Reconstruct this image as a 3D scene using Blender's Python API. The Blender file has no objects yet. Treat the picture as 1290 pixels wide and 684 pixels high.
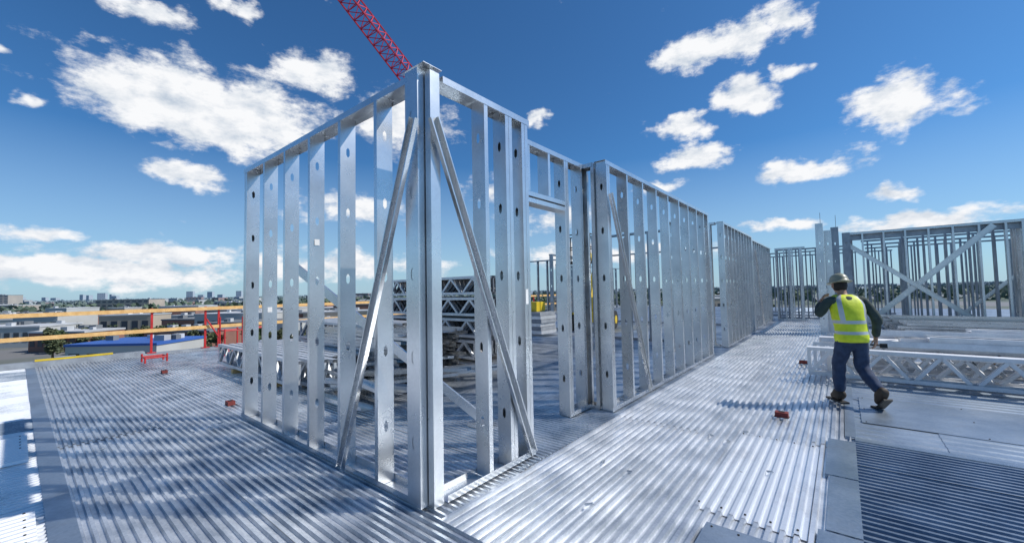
import bpy, bmesh, math, random
from mathutils import Vector, Matrix
R=math.radians
random.seed(7)
S=bpy.context.scene; COL=S.collection
V=Vector
# ------------------------------------------------------------------ camera
EYE=1.55; FPX=509.0
A=R(39.2); P=R(2.7); RO=R(1.15)
F0=V((-math.sin(A),math.cos(A),0)); R0=V((math.cos(A),math.sin(A),0))
fw=F0*math.cos(P)+V((0,0,1))*math.sin(P); u0=R0.cross(fw)
rt=R0*math.cos(RO)-u0*math.sin(RO); up=u0*math.cos(RO)+R0*math.sin(RO)
CAM=V((0,0,EYE))
cd=bpy.data.cameras.new('camera'); cam=bpy.data.objects.new('camera',cd); COL.objects.link(cam)
M=Matrix((rt,up,-fw)).transposed().to_4x4(); M.translation=CAM; cam.matrix_world=M
cd.sensor_width=36; cd.lens=FPX/1290*36; cd.clip_start=.05; cd.clip_end=20000
S.camera=cam
def ray(u,v): return fw+rt*((u-645)/FPX)-up*((v-342)/FPX)
def G(u,v,z=0.0):
    d=ray(u,v); return CAM+d*((z-EYE)/d.z)
def D(u,dist,z=0.0):      # ground-plan point at plan depth along a heading
    p=F0*dist+R0*dist*((u-645)/FPX); return V((p.x,p.y,z))
# ------------------------------------------------------------------ mesh helper
ORG={}
class MB:
    def __init__(s): s.v=[];s.f=[];s.m=[];s.t=[]
    def add(s,vs,fs,mi=0,t=.5):
        n=len(s.v); s.v+=[V(v) for v in vs]; s.f+=[[n+i for i in f] for f in fs]; s.m+=[mi]*len(fs); s.t+=[t]*len(fs)
    def obox(s,c,a,b,d,mi=0):
        c=V(c);vs=[c+a*i+b*j+d*k for k in(-1,1) for j in(-1,1) for i in(-1,1)]
        s.add(vs,[(0,2,3,1),(4,5,7,6),(0,1,5,4),(2,6,7,3),(0,4,6,2),(1,3,7,5)],mi)
    def box(s,x0,x1,y0,y1,z0,z1,mi=0):
        s.obox(((x0+x1)/2,(y0+y1)/2,(z0+z1)/2),V((abs(x1-x0)/2,0,0)),V((0,abs(y1-y0)/2,0)),V((0,0,abs(z1-z0)/2)),mi)
    def bar(s,p,q,w,h,upv=(0,0,1),mi=0):
        p=V(p);q=V(q);a=(q-p);L=a.length;a.normalize();b=V(upv).cross(a)
        if b.length<1e-4:b=V((1,0,0)).cross(a)
        b.normalize();c=a.cross(b)
        s.obox((p+q)/2,a*L/2,b*w/2,c*h/2,mi)
    def tube(s,p,q,r,n=8,r2=None,cap=True,mi=0):
        p=V(p);q=V(q);r2=r if r2 is None else r2;a=(q-p).normalized();b=a.orthogonal().normalized();c=a.cross(b)
        vs=[];
        for k in range(n):
            t=2*math.pi*k/n;d=b*math.cos(t)+c*math.sin(t);vs+=[p+d*r,q+d*r2]
        fs=[(2*k,2*((k+1)%n),2*((k+1)%n)+1,2*k+1) for k in range(n)]
        if cap: fs+=[tuple(2*k for k in range(n))[::-1],tuple(2*k+1 for k in range(n))]
        s.add(vs,fs,mi)
    def loft(s,rings,cap=True,mi=0,mif=None):
        n=len(rings[0]);vs=[p for r in rings for p in r];fs=[];b=len(s.v)
        for i in range(len(rings)-1):
            for k in range(n):
                fs.append((i*n+k,i*n+(k+1)%n,(i+1)*n+(k+1)%n,(i+1)*n+k))
        s.add(vs,fs,mi)
        if mif:
            for i in range(len(rings)-1):
                for k in range(n): s.m[len(s.m)-len(fs)+i*n+k]=mif(i,k)
        if cap:
            s.f+= [[b+k for k in range(n)][::-1],[b+(len(rings)-1)*n+k for k in range(n)]];s.m+=[mi,mi];s.t+=[.5,.5]
    def build(s,name,mats,parent=None,smooth=False,tone=False):
        o=V((0,0,0))
        if parent is not None: o=ORG.get(parent.name,V((0,0,0)))
        me=bpy.data.meshes.new(name); me.from_pydata([tuple(v-o) for v in s.v],[],s.f)
        if not isinstance(mats,(list,tuple)): mats=[mats]
        for m in mats: me.materials.append(m)
        me.polygons.foreach_set('material_index',s.m)
        if smooth: me.polygons.foreach_set('use_smooth',[True]*len(s.f))
        if tone:
            at=me.attributes.new('tone','FLOAT','FACE'); at.data.foreach_set('value',s.t)
        me.update()
        ob=bpy.data.objects.new(name,me); COL.objects.link(ob)
        if parent is not None: ob.parent=parent; ORG[ob.name]=o
        return ob
def tag(o,label=None,cat=None,group=None,kind=None):
    if label:o['label']=label
    if cat:o['category']=cat
    if group:o['group']=group
    if kind:o['kind']=kind
    return o
def thing(name,loc,label,cat,group=None):
    o=bpy.data.objects.new(name,None);COL.objects.link(o);o.location=loc;o.empty_display_size=.2
    ORG[o.name]=V(loc);tag(o,label,cat,group);return o
KD={}
def KIDS(o): return [x for x in COL.objects if x.parent==o]
def copy_tree(o,parent=None):
    c=o.copy();COL.objects.link(c)
    if parent is not None:c.parent=parent
    if o.name not in KD: KD[o.name]=KIDS(o)
    for ch in KD[o.name]: copy_tree(ch,c)
    return c
# ------------------------------------------------------------------ materials
def newmat(name):
    m=bpy.data.materials.new(name);m.use_nodes=True;nt=m.node_tree;b=nt.nodes['Principled BSDF'];return m,nt,b
def galv(name,c0,c1,rough=.36,metal=.9,scale=6.0,tone=False,bump=.1,dirt=.2,sp_=.16,rv=.2):
    m,nt,b=newmat(name);N=nt.nodes.new;L=nt.links.new
    g=N('ShaderNodeNewGeometry')
    n1=N('ShaderNodeTexNoise');n1.inputs['Scale'].default_value=scale;n1.inputs['Detail'].default_value=4
    vo=N('ShaderNodeTexVoronoi');vo.inputs['Scale'].default_value=60
    for n in(n1,vo):L(g.outputs['Position'],n.inputs['Vector'])
    r=N('ShaderNodeValToRGB');r.color_ramp.elements[0].position=.2;r.color_ramp.elements[1].position=.8
    r.color_ramp.elements[0].color=(*c0,1);r.color_ramp.elements[1].color=(*c1,1)
    s=N('ShaderNodeSeparateColor');L(vo.outputs['Color'],s.inputs[0])
    a3=N('ShaderNodeMath');a3.operation='MULTIPLY_ADD';L(s.outputs[0],a3.inputs[0]);a3.inputs[1].default_value=sp_;L(n1.outputs['Fac'],a3.inputs[2])
    last=a3.outputs[0]
    if tone:
        at=N('ShaderNodeAttribute');at.attribute_name='tone'
        a4=N('ShaderNodeMath');a4.operation='MULTIPLY_ADD';L(at.outputs['Fac'],a4.inputs[0]);a4.inputs[1].default_value=.7
        a5=N('ShaderNodeMath');a5.operation='SUBTRACT';L(last,a5.inputs[0]);a5.inputs[1].default_value=.38
        L(a5.outputs[0],a4.inputs[2]);last=a4.outputs[0]
    L(last,r.inputs[0])
    n3=N('ShaderNodeTexNoise');n3.inputs['Scale'].default_value=1.9;n3.inputs['Detail'].default_value=6;n3.inputs['Roughness'].default_value=.7;L(g.outputs['Position'],n3.inputs['Vector'])
    mr=N('ShaderNodeMapRange');mr.inputs[1].default_value=.52;mr.inputs[2].default_value=.78;mr.inputs[3].default_value=0;mr.inputs[4].default_value=dirt;L(n3.outputs['Fac'],mr.inputs[0])
    mx=N('ShaderNodeMix');mx.data_type='RGBA';L(mr.outputs[0],mx.inputs[0]);L(r.outputs[0],mx.inputs[6]);mx.inputs[7].default_value=(.2,.21,.22,1)
    L(mx.outputs[2],b.inputs['Base Color'])
    b.inputs['Metallic'].default_value=metal
    ro=N('ShaderNodeMapRange');ro.inputs[3].default_value=rough-rv*.5;ro.inputs[4].default_value=rough+rv;L(n3.outputs['Fac'],ro.inputs[0]);L(ro.outputs[0],b.inputs['Roughness'])
    bp=N('ShaderNodeBump');bp.inputs['Strength'].default_value=bump;bp.inputs['Distance'].default_value=.01;L(n1.outputs['Fac'],bp.inputs['Height']);L(bp.outputs[0],b.inputs['Normal'])
    return m
def hazed(nt,b,col,far=2600.0,mx_=.62):  # aerial haze painted into the base colour, growing with distance
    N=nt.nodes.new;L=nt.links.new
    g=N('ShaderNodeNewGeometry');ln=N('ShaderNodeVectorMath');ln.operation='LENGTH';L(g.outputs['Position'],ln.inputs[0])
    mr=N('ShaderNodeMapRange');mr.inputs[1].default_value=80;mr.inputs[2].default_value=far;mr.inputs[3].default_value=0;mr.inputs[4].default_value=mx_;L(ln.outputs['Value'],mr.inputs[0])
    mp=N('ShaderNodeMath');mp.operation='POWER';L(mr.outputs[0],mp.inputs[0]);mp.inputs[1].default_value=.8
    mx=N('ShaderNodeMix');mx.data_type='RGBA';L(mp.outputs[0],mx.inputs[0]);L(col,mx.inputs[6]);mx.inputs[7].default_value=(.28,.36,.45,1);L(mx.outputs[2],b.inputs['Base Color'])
def plain(name,c0,c1=None,rough=.7,metal=0,scale=4,bump=.1,haze=False):
    m,nt,b=newmat(name);N=nt.nodes.new;L=nt.links.new
    c1=c1 or tuple(x*.7 for x in c0)
    g=N('ShaderNodeNewGeometry');n1=N('ShaderNodeTexNoise');n1.inputs['Scale'].default_value=scale;n1.inputs['Detail'].default_value=5
    L(g.outputs['Position'],n1.inputs['Vector'])
    r=N('ShaderNodeValToRGB');r.color_ramp.elements[0].position=.35;r.color_ramp.elements[1].position=.65
    r.color_ramp.elements[0].color=(*c1,1);r.color_ramp.elements[1].color=(*c0,1)
    L(n1.outputs['Fac'],r.inputs[0])
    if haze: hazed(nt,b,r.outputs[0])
    else: L(r.outputs[0],b.inputs['Base Color'])
    b.inputs['Roughness'].default_value=rough;b.inputs['Metallic'].default_value=metal
    if not haze:
        bp=N('ShaderNodeBump');bp.inputs['Strength'].default_value=bump;bp.inputs['Distance'].default_value=.02;L(n1.outputs['Fac'],bp.inputs['Height']);L(bp.outputs[0],b.inputs['Normal'])
    return m
M_STUD=galv('galvanised_stud',(.54,.56,.58),(.76,.78,.79),.25,.88,2.5,dirt=.08,bump=.03,sp_=.10,rv=.12)
M_STUD2=galv('backlit_stud',(.20,.23,.27),(.38,.41,.45),.34,.85,5)  # backlit shade of the far walls put into a darker stud colour
M_DECK=galv('galvanised_deck',(.28,.33,.39),(.88,.9,.92),.28,.66,3,tone=True,bump=.08,dirt=.32,sp_=.10)
M_DARKDECK=galv('dark_reflection_deck',(.09,.13,.19),(.25,.31,.39),.45,.75,3,tone=True,dirt=.3)  # darker copy of the deck metal, dark sky reflection put into its colour
M_FLAT=galv('flat_sheet',(.24,.31,.39),(.46,.53,.60),.34,.78,2,dirt=.5,tone=True)
M_BRIGHT=galv('new_sheet',(.24,.30,.37),(.84,.86,.88),.5,.3,3,tone=True,dirt=.2)
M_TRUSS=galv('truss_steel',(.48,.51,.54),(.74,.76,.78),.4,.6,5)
M_TRUSSM=galv('darker_truss_steel',(.40,.43,.46),(.62,.65,.68),.4,.6,5)
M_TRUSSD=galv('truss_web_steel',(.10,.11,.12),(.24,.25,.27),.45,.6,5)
M_WHITE=galv('pale_truss_steel',(.66,.68,.7),(.86,.87,.88),.45,.35,5)
M_WOOD=plain('pale_timber',(.80,.50,.20),(.66,.38,.13),.7,0,9)
M_RED=plain('red_paint',(.55,.03,.03),(.4,.02,.02),.45)
M_BLOCK=plain('dull_red_block',(.22,.035,.03),(.14,.025,.02),.7)
M_YEL=plain('yellow_paint',(.75,.55,.03),(.6,.42,.02),.45)
M_DARK=plain('dark_rubber',(.03,.03,.03),(.015,.015,.015),.7)
M_CONC=plain('concrete',(.4,.4,.38),(.28,.28,.27),.85)
M_STICK=plain('label_paper',(.8,.8,.78),(.7,.7,.68),.6)
M_GREY=plain('grey_membrane',(.3,.33,.36),(.2,.22,.25),.7)
# ------------------------------------------------------------------ world
SUN_AZ=51.5; SUN_EL=46
w=bpy.data.worlds.new('World');S.world=w;w.use_nodes=True;nt=w.node_tree;N=nt.nodes.new;L=nt.links.new
try:
    w.cycles.sampling_method='MANUAL';w.cycles.sample_map_resolution=256
except Exception: pass
bg=nt.nodes['Background'];bg.inputs['Strength'].default_value=.1
sky=N('ShaderNodeTexSky');sky.sky_type='NISHITA';sky.sun_disc=False;sky.sun_elevation=R(SUN_EL);sky.sun_rotation=R(SUN_AZ);sky.altitude=200;sky.air_density=1.0;sky.dust_density=.5;sky.ozone_density=3
def mth(op,a,b=None,c=None,clamp=False):
    n=N('ShaderNodeMath');n.operation=op;n.use_clamp=clamp
    for i,x in enumerate((a,b,c)):
        if x is None:continue
        if isinstance(x,(int,float)):n.inputs[i].default_value=x
        else:L(x,n.inputs[i])
    return n.outputs[0]
def vm(op,a,b=None,out=0,c=None):
    n=N('ShaderNodeVectorMath');n.operation=op
    for i,x in enumerate((a,b,c)):
        if x is None:continue
        if isinstance(x,(tuple,list)):n.inputs[i].default_value=x
        else:L(x,n.inputs[i])
    return n.outputs[out]
tc=N('ShaderNodeTexCoord');sp=N('ShaderNodeSeparateXYZ');L(tc.outputs['Generated'],sp.inputs[0])
az=mth('ARCTAN2',sp.outputs[0],sp.outputs[1]);el=mth('ARCSINE',sp.outputs[2])
cb=N('ShaderNodeCombineXYZ');L(az,cb.inputs[0]);L(el,cb.inputs[1]);PV=cb.outputs[0]
def nz(vec,scale,detail,rough=.55):
    n=N('ShaderNodeTexNoise');n.inputs['Scale'].default_value=scale;n.inputs['Detail'].default_value=detail;n.inputs['Roughness'].default_value=rough;L(vec,n.inputs['Vector']);return n
wn=nz(PV,13,3)
PW=vm('MULTIPLY_ADD',wn.outputs['Color'],(.12,.075,0),0,vm('SUBTRACT',PV,(.06,.0375,0)))
blobs=[(175,10,95,26,1),(265,135,210,60,1.6),(400,95,74,36,1.2),(237,219,82,22,1.2),(40,290,85,15,.9),(110,342,300,32,1.5),(200,320,190,22,1.1),(305,12,48,18,1),
(500,152,105,48,1.1),(450,262,125,30,1),(880,68,92,28,1.2),(935,52,62,26,1.2),(990,24,62,26,1.2),(937,121,60,28,1.3),(862,162,52,16,1.2),(875,197,56,24,1.3),(1130,128,90,46,1.5),
(1012,212,98,24,1.2),(1120,240,52,17,1.1),(830,232,46,14,1),(990,284,78,14,1),(1160,278,175,20,1.2),(700,275,90,30,.8),(676,148,22,11,1),
(992,92,32,12,1),(46,123,28,12,1),(8,75,26,13,.9),(620,240,60,24,.8),(430,335,220,22,1.1),(750,320,200,20,1)]
D_=None
for (u,v,a,b_,s_) in blobs:
    d=ray(u,v).normalized();azc=math.atan2(d.x,d.y);elc=math.asin(d.z)
    cosr=1/((1+((u-645)/FPX)**2));
    sx=a/FPX*cosr*1.12;sy=b_/FPX*math.sqrt(cosr)*1.12
    q=vm('MULTIPLY_ADD',PW,(1/sx,1/sy,0),0,(-azc/sx,-elc/sy,0))
    m_=mth('MULTIPLY_ADD',vm('LENGTH',q,None,1),-s_,s_)
    D_=m_ if D_ is None else mth('MAXIMUM',D_,m_)
D_=mth('MAXIMUM',D_,0.0)
PN=vm('MULTIPLY',PV,(1,1.9,1))
n1=nz(PN,12,8,.66);n2=nz(vm('ADD',PN,(.018,.035,0)),12,4,.62)
dens=mth('ADD',mth('MULTIPLY',D_,1.3),mth('MULTIPLY_ADD',n1.outputs['Fac'],2.4,-1.2-.44))
ss=N('ShaderNodeMapRange');ss.interpolation_type='SMOOTHSTEP';ss.inputs[1].default_value=-.05;ss.inputs[2].default_value=.62;L(dens,ss.inputs[0])
lit=mth('MULTIPLY_ADD',mth('SUBTRACT',n1.outputs['Fac'],n2.outputs['Fac']),2.2,.82,clamp=True)
cc=N('ShaderNodeMix');cc.data_type='RGBA';L(lit,cc.inputs[0]);cc.inputs[6].default_value=(4.2,5.2,6.5,1);cc.inputs[7].default_value=(9.5,9.6,9.8,1)
hz=N('ShaderNodeMapRange');hz.inputs[1].default_value=0;hz.inputs[2].default_value=.30;hz.inputs[3].default_value=.62;hz.inputs[4].default_value=0;L(el,hz.inputs[0])
gm=N('ShaderNodeMix');gm.data_type='RGBA';gm.blend_type='MULTIPLY';gm.inputs[0].default_value=1;L(sky.outputs[0],gm.inputs[6]);gm.inputs[7].default_value=(.40,.80,1.12,1)
hm=N('ShaderNodeMix');hm.data_type='RGBA';L(hz.outputs[0],hm.inputs[0]);L(gm.outputs[2],hm.inputs[6]);hm.inputs[7].default_value=(5.2,6.9,8.4,1)
fm=N('ShaderNodeMix');fm.data_type='RGBA';L(ss.outputs[0],fm.inputs[0]);L(hm.outputs[2],fm.inputs[6]);L(cc.outputs[2],fm.inputs[7])
L(fm.outputs[2],bg.inputs['Color'])
sl=bpy.data.lights.new('sun','SUN');sl.energy=4.6;sl.angle=R(.5);sl.color=(1,.95,.88);so=bpy.data.objects.new('sun',sl);COL.objects.link(so)
sd=V((math.sin(R(SUN_AZ))*math.cos(R(SUN_EL)),math.cos(R(SUN_AZ))*math.cos(R(SUN_EL)),math.sin(R(SUN_EL))))
so.rotation_euler=sd.to_track_quat('Z','Y').to_euler()
S.view_settings.view_transform='Standard';S.view_settings.look='None';S.view_settings.exposure=0
# ------------------------------------------------------------------ deck
def ribs(x0,x1,y0,y1,along,pitch,h,z,sw,slen,name,mat,tones=None,trange=(.25,.85)):
    mb=MB();prof=[(0,0),(.34,0),(.46,-h),(.88,-h)]
    a0,a1=(x0,x1) if along=='Y' else (y0,y1)
    l0,l1=(y0,y1) if along=='Y' else (x0,x1)
    nr=max(1,round(sw/pitch));k=0;a=a0
    while a<a1-1e-3:
        b=min(a+nr*pitch,a1);off=random.uniform(0,slen) if slen<(l1-l0) else 0
        cuts=[l0]+[c for c in [l0+off+i*slen for i in range(-1,int((l1-l0)/slen)+2)] if l0+.3<c<l1-.3]+[l1]
        for j in range(len(cuts)-1):
            t=random.uniform(*trange) if tones is None else tones(a,cuts[j])
            zz=z+((j+k)%2)*.004+random.uniform(-.001,.001);pts=[];q=a
            while q<b-1e-4:
                for fx,fz in prof: pts.append((min(q+fx*pitch,b),fz))
                q+=pitch
            pts.append((b,0))
            c0=cuts[j];c1=cuts[j+1]+(.06 if j<len(cuts)-2 else 0);vs=[]
            for (p,dz) in pts:
                for c in(c0,c1):
                    vs.append((p,c,zz+dz) if along=='Y' else (c,p,zz+dz))
            fs=[(2*i,2*i+1,2*i+3,2*i+2) if along=='X' else (2*i,2*i+2,2*i+3,2*i+1) for i in range(len(pts)-1)]
            mb.add(vs,fs,0,t)
        a=b;k+=1
    o=mb.build(name,mat,tone=True);tag(o,kind='structure');return o
EDGE=-14.6;XS=-2.2;PC=.073
ribs(EDGE,4,.30,1.86,'X',.060,.021,0,.84,6.1,'roof_deck',M_DECK,trange=(.35,.65))
ribs(EDGE,4,-8,.17,'Y',.070,.028,0,.69,20,'roof_deck_edge_bay',M_BRIGHT,tones=lambda a,c:random.choice([.1,.95,1.0,.9,.7]))
ribs(EDGE,XS,1.86,34,'X',.060,.021,0,.92,6.1,'roof_deck_inside',M_DECK,trange=(.25,.65))
ribs(XS,0,1.86,34,'Y',PC,.027,0,.95,5.5,'roof_deck_corridor',M_DECK,trange=(.55,.9))
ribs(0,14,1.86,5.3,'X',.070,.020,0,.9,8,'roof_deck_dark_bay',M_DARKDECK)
ribs(0,14,5.34,34,'X',.15,.008,0,1.8,6.5,'roof_deck_far_bay',M_FLAT,trange=(.35,.65))
def strip(x0,x1,y0,y1,z,t=.6):
    mb=MB();mb.box(x0,x1,y0,y1,z-.04,z);mb.t=[t]*len(mb.f);tag(mb.build('deck_joint_strip',M_FLAT,tone=True),kind='structure')
strip(EDGE,14,.165,.305,.006,.3)
for (a,b,x0) in ((1.88,3.25,-.19),(3.27,4.2,-.15),(4.22,5.2,-.18)): strip(x0,.03,a,b,.0065+.001*(a>3)+.001*(a>4),random.uniform(.15,.4))
strip(.03,14,5.27,5.37,.0085,.3);strip(-.05,.04,5.38,34,.006,.3)
mb=MB();mb.box(EDGE-.25,14.3,-8.3,34.3,-.5,-.06);tag(mb.build('floor_slab',M_CONC),kind='structure')
mb=MB();mb.box(EDGE-.1,14.1,-8.1,34.1,-15,-.5);tag(mb.build('building_block_below',M_CONC),kind='structure')
mb=MB();mb.box(EDGE-.2,EDGE+.12,-8,2.2,-.06,.12);mb.box(EDGE-.2,EDGE+.1,2.2,34,-.06,.05);tag(mb.build('roof_edge_curb',M_GREY),kind='structure')
def screws(c,pts,z):
    for (x,y) in pts:
        s=MB();s.tube((x,y,z),(x,y,z+.006),.007,8);s.build('screw',M_DARK,c)
def rib_sheet(name,label,x0,x1,y0,y1,z,mat,t=.95,h=.024,pc=PC,along='Y',n=5):
    mb=MB();prof=[(0,0),(.34,0),(.46,-h),(.88,-h)];pts=[];q=x0
    while q<x1-1e-4:
        for fx,fz in prof:pts.append((q+fx*pc,fz))
        q+=pc
    vs=[]
    for p,dz in pts: vs+=[(p,y0,z+dz),(p,y1,z+dz)]
    mb.add(vs,[(2*i,2*i+2,2*i+3,2*i+1) for i in range(len(pts)-1)],0,t)
    c=thing(name,((x0+x1)/2,(y0+y1)/2,z),label,'metal sheet');mb.build('sheet_panel',mat,c,tone=True)
    screws(c,[(x0+.015+pc*2*i,yy) for i in range(n) for yy in(y0+.05,y1-.05)],z)
rib_sheet('deck_sheet','lighter ribbed metal deck sheet lapped over the corridor deck in the foreground',XS+PC*18,XS+PC*27,3.1,4.9,.006,M_DECK)
rib_sheet('deck_sheet','bright white ribbed sheet at the bottom left corner of the photo',-4.6,-3.55,-1.6,.12,.034,M_BRIGHT,1.15,pc=.07)
rib_sheet('deck_sheet','bright white ribbed sheet halfway up the left edge of the photo',-7.2,-6.1,-1.8,.11,.034,M_BRIGHT,1.1,pc=.07)
def plate(label,x0,x1,y0,y1,z,t=.5,nx=4,ny=3):
    c=thing('metal_plate',((x0+x1)/2,(y0+y1)/2,z),label,'metal plate')
    mb=MB();mb.box(x0,x1,y0,y1,z,z+.003);mb.t=[t]*len(mb.f);mb.build('plate_sheet',M_FLAT,c,tone=True)
    screws(c,[(x0+.04+(x1-x0-.08)*i/(nx-1),y0+.04+(y1-y0-.08)*j/(ny-1)) for i in range(nx) for j in range(ny)],z+.002)
plate('flat grey metal plate screwed down at the bottom edge of the photo',-.76,-.22,2.1,2.9,.010)
plate('smooth blue-grey flat metal sheet lying under the walking worker',.1,2.9,6.0,7.3,.006,.45)
# ------------------------------------------------------------------ studs
def cstud(mb,p0,p1,wd,fd,w,f,lip=.012,holes=(),mi=0):
    p0=V(p0);p1=V(p1);ax=(p1-p0);Ln=ax.length;ax.normalize();wd=V(wd).normalized();fd=V(fd).normalized()
    def pt(a,b,c):return p0+ax*a+wd*b+fd*c
    h=w/2;a=0
    for hc in holes:
        s0,s1=hc-.09,hc+.09
        if s0>a+.01 and s1<Ln-.01:
            mb.add([pt(a,-h,0),pt(a,h,0),pt(s0,h,0),pt(s0,-h,0)],[(0,1,2,3)],mi)
            angs=sorted([math.atan2(y,x)%(2*math.pi) for x in(-.09,.09) for y in(-h,h)]+[k*math.pi/6+.01 for k in range(12)])
            outer=[];inner=[]
            for t in angs:
                c,s=math.cos(t),math.sin(t);k=min(.09/abs(c) if abs(c)>1e-6 else 9,h/abs(s) if abs(s)>1e-6 else 9)
                outer.append(pt(hc+c*k,s*k,0))
                e=(abs(c/.048)**3+abs(s/.017)**3)**(-1/3);inner.append(pt(hc+c*e,s*e,0))
            n=len(angs);mb.add(outer+inner,[(i,(i+1)%n,n+(i+1)%n,n+i) for i in range(n)],mi)
            a=s1
    mb.add([pt(a,-h,0),pt(a,h,0),pt(Ln,h,0),pt(Ln,-h,0)],[(0,1,2,3)],mi)
    for s in(-1,1):
        mb.add([pt(0,s*h,0),pt(Ln,s*h,0),pt(Ln,s*h,f),pt(0,s*h,f)],[(0,1,2,3)],mi)
        if lip: mb.add([pt(0,s*h,f),pt(Ln,s*h,f),pt(Ln,s*(h-lip),f),pt(0,s*(h-lip),f)],[(0,1,2,3)],mi)
H=3.19
HOLES=(.45,1.06,1.67,2.28,2.85)
def wall(label,p0,p1,pos,fsign=1,H=H,w=.15,braces=(),group=None,bottom=True,boxed=(),botrange=None,holes=HOLES,extra=None,z0=.014,mat=None,topw=.055,bmat=None):
    mat=mat or M_STUD
    p0=V((*p0,z0));p1=V((*p1,z0));d=(p1-p0);Ln=d.length;d.normalize();n=V((-d.y,d.x,0))
    c=thing('stud_wall',p0,label,'steel stud wall',group)
    mb=MB();cstud(mb,p0+V((0,0,H)),p1+V((0,0,H)),n,(0,0,-1),w+.006,topw,0);mb.build('top_track',mat,c)
    if bottom:
        a,b=botrange or (0,Ln)
        mb=MB();cstud(mb,p0+d*a,p0+d*b,n,(0,0,1),w+.006,.05,0);mb.build('bottom_track',mat,c)
    for s in pos:
        if s>Ln: continue
        j=V((random.uniform(-.006,.006),random.uniform(-.004,.004),0))
        mb=MB();q=p0+d*s;cstud(mb,q+V((0,0,.003)),q+V((0,0,H-.004))+j,n,d*fsign,w,.045,.012,holes);mb.build('stud',mat,c)
    for s in boxed:
        mb=MB();q=p0+d*s
        cstud(mb,q+V((0,0,.003)),q+V((0,0,H-.004)),n,d,w,.045,.012,holes)
        q=q+d*.094;cstud(mb,q+V((0,0,.003)),q+V((0,0,H-.004)),n,-d,w,.045,.012,holes);mb.build('jamb_post',mat,c)
    for (s0,h0,s1,h1,off,bw) in braces:
        mb=MB();a=p0+d*s0+V((0,0,h0))+n*off;b=p0+d*s1+V((0,0,h1))+n*off;ax=(b-a).normalized()
        cstud(mb,a,b,ax.cross(n),n*(1 if off>0 else -1),bw,.035,.01,());mb.build('diagonal_brace',bmat or M_STUD,c)
    if extra: extra(c,p0,d,n)
    return c
WX=-2.38
def corner(c,p0,d,n):
    x,y=WX,1.93;Hh=H+.05
    mb=MB();cstud(mb,(x-.125,y,.016),(x-.125,y,Hh),(0,1,0),(1,0,0),.162,.075,.014,HOLES);mb.build('corner_post',M_STUD,c)
    mb=MB();cstud(mb,(x-.075,y-.084,.016),(x-.075,y-.084,Hh),(1,0,0),(0,1,0),.15,.16,.014,HOLES);mb.build('corner_post',M_STUD,c)
    mb=MB();cstud(mb,(x+.04,y-.02,.016),(x+.04,y-.02,Hh-.03),(1,0,0),(0,1,0),.06,.09,.014);mb.build('corner_post',M_STUD,c)
    mb=MB();mb.box(x-.19,x+.08,y-.09,y+.09,Hh-.004,Hh);mb.build('cap_plate',M_STUD,c)
    for (sx,z) in ((-5.33,1.35),(-4.13,2.05),(-2.93,1.9)):
        mb=MB();mb.box(sx+.0015,sx+.0035,y-.03,y+.02,z,z+.06);mb.build('paper_label',M_STICK,c)
def jlabel(c,p0,d,n):
    mb=MB();mb.box(WX+.0765,WX+.0785,3.02,3.06,1.42,1.56);mb.build('paper_label',M_STICK,c)
wall('steel stud wall on the left of the near corner, running back to the roof edge side',(-6.03,1.93),(WX-.08,1.93),[.7,1.3,1.9,2.5,3.1],-1,boxed=(.02,),
     braces=[(2.62,.04,3.68,2.8,-.125,.085)],extra=corner)
wall('short steel stud wall on the right of the near corner with a leaning brace',(WX,2.03),(WX,3.13),[.46],1,boxed=(.74,.98),
     braces=[(-.12,2.82,1.02,.04,-.09,.085)],extra=jlabel)
def header(c,p0,d,n):
    mb=MB();cstud(mb,p0+V((0,0,2.5)),p0+d*1.1+V((0,0,2.5)),n,(0,0,1),.156,.05,0);cstud(mb,p0+V((0,0,2.62)),p0+d*1.1+V((0,0,2.62)),n,(0,0,-1),.156,.05,0);mb.build('door_header',M_STUD,c)
    for s in(.35,.75):
        mb=MB();cstud(mb,p0+d*s+V((0,0,2.63)),p0+d*s+V((0,0,H-.01)),n,d,.15,.045);mb.build('cripple_stud',M_STUD,c)
wall('recessed steel stud wall with a door header behind the near corner panel',(WX-.3,3.15),(WX-.3,4.88),[.0,1.5,1.66],1,boxed=(1.1,),extra=header,botrange=(1.1,1.7))
wall('narrow return wall joining the recess to the long right-hand stud wall',(WX-.36,4.8),(WX-.09,4.8),[.02,.24],1)
wall('long steel stud wall along the corridor with one brace at its near end',(WX+.02,4.73),(WX+.02,9.9),[.66+.58*i for i in range(8)],1,boxed=(.03,5.06),
     braces=[(.05,2.75,1.2,.05,-.1,.08)])
wall('recessed piece of stud wall halfway along the corridor',(WX-.9,9.9),(WX-.9,11.3),[.03,.5,.9,1.3],1)
wall('narrow return wall at the start of the farther corridor wall',(WX-.95,11.4),(WX-.1,11.4),[.02,.4,.7],1)
wall('farther steel stud wall along the corridor beyond the recess',(WX+.02,11.35),(WX+.02,15.6),[.5+.45*i for i in range(8)],1,boxed=(.03,4.1))
wall('farthest corridor stud wall with a brace, set back behind the second recess',(WX-.1,16.4),(WX-.1,21.4),[.5+.45*i for i in range(10)],1,boxed=(.03,),braces=[(.3,2.8,1.6,.1,-.1,.12)])
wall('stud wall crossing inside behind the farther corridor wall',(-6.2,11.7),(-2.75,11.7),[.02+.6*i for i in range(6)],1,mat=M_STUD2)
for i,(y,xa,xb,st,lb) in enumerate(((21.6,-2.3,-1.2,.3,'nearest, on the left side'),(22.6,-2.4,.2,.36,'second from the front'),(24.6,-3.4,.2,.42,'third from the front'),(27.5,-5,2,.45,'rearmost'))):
    wall('stud wall closing off the far end of the corridor, '+lb,(xa,y),(xb,y),[.02+.05*i+st*k for k in range(22)],1,mat=M_STUD2 if i else M_STUD,boxed=(.5,.9) if i<2 else ())
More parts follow.
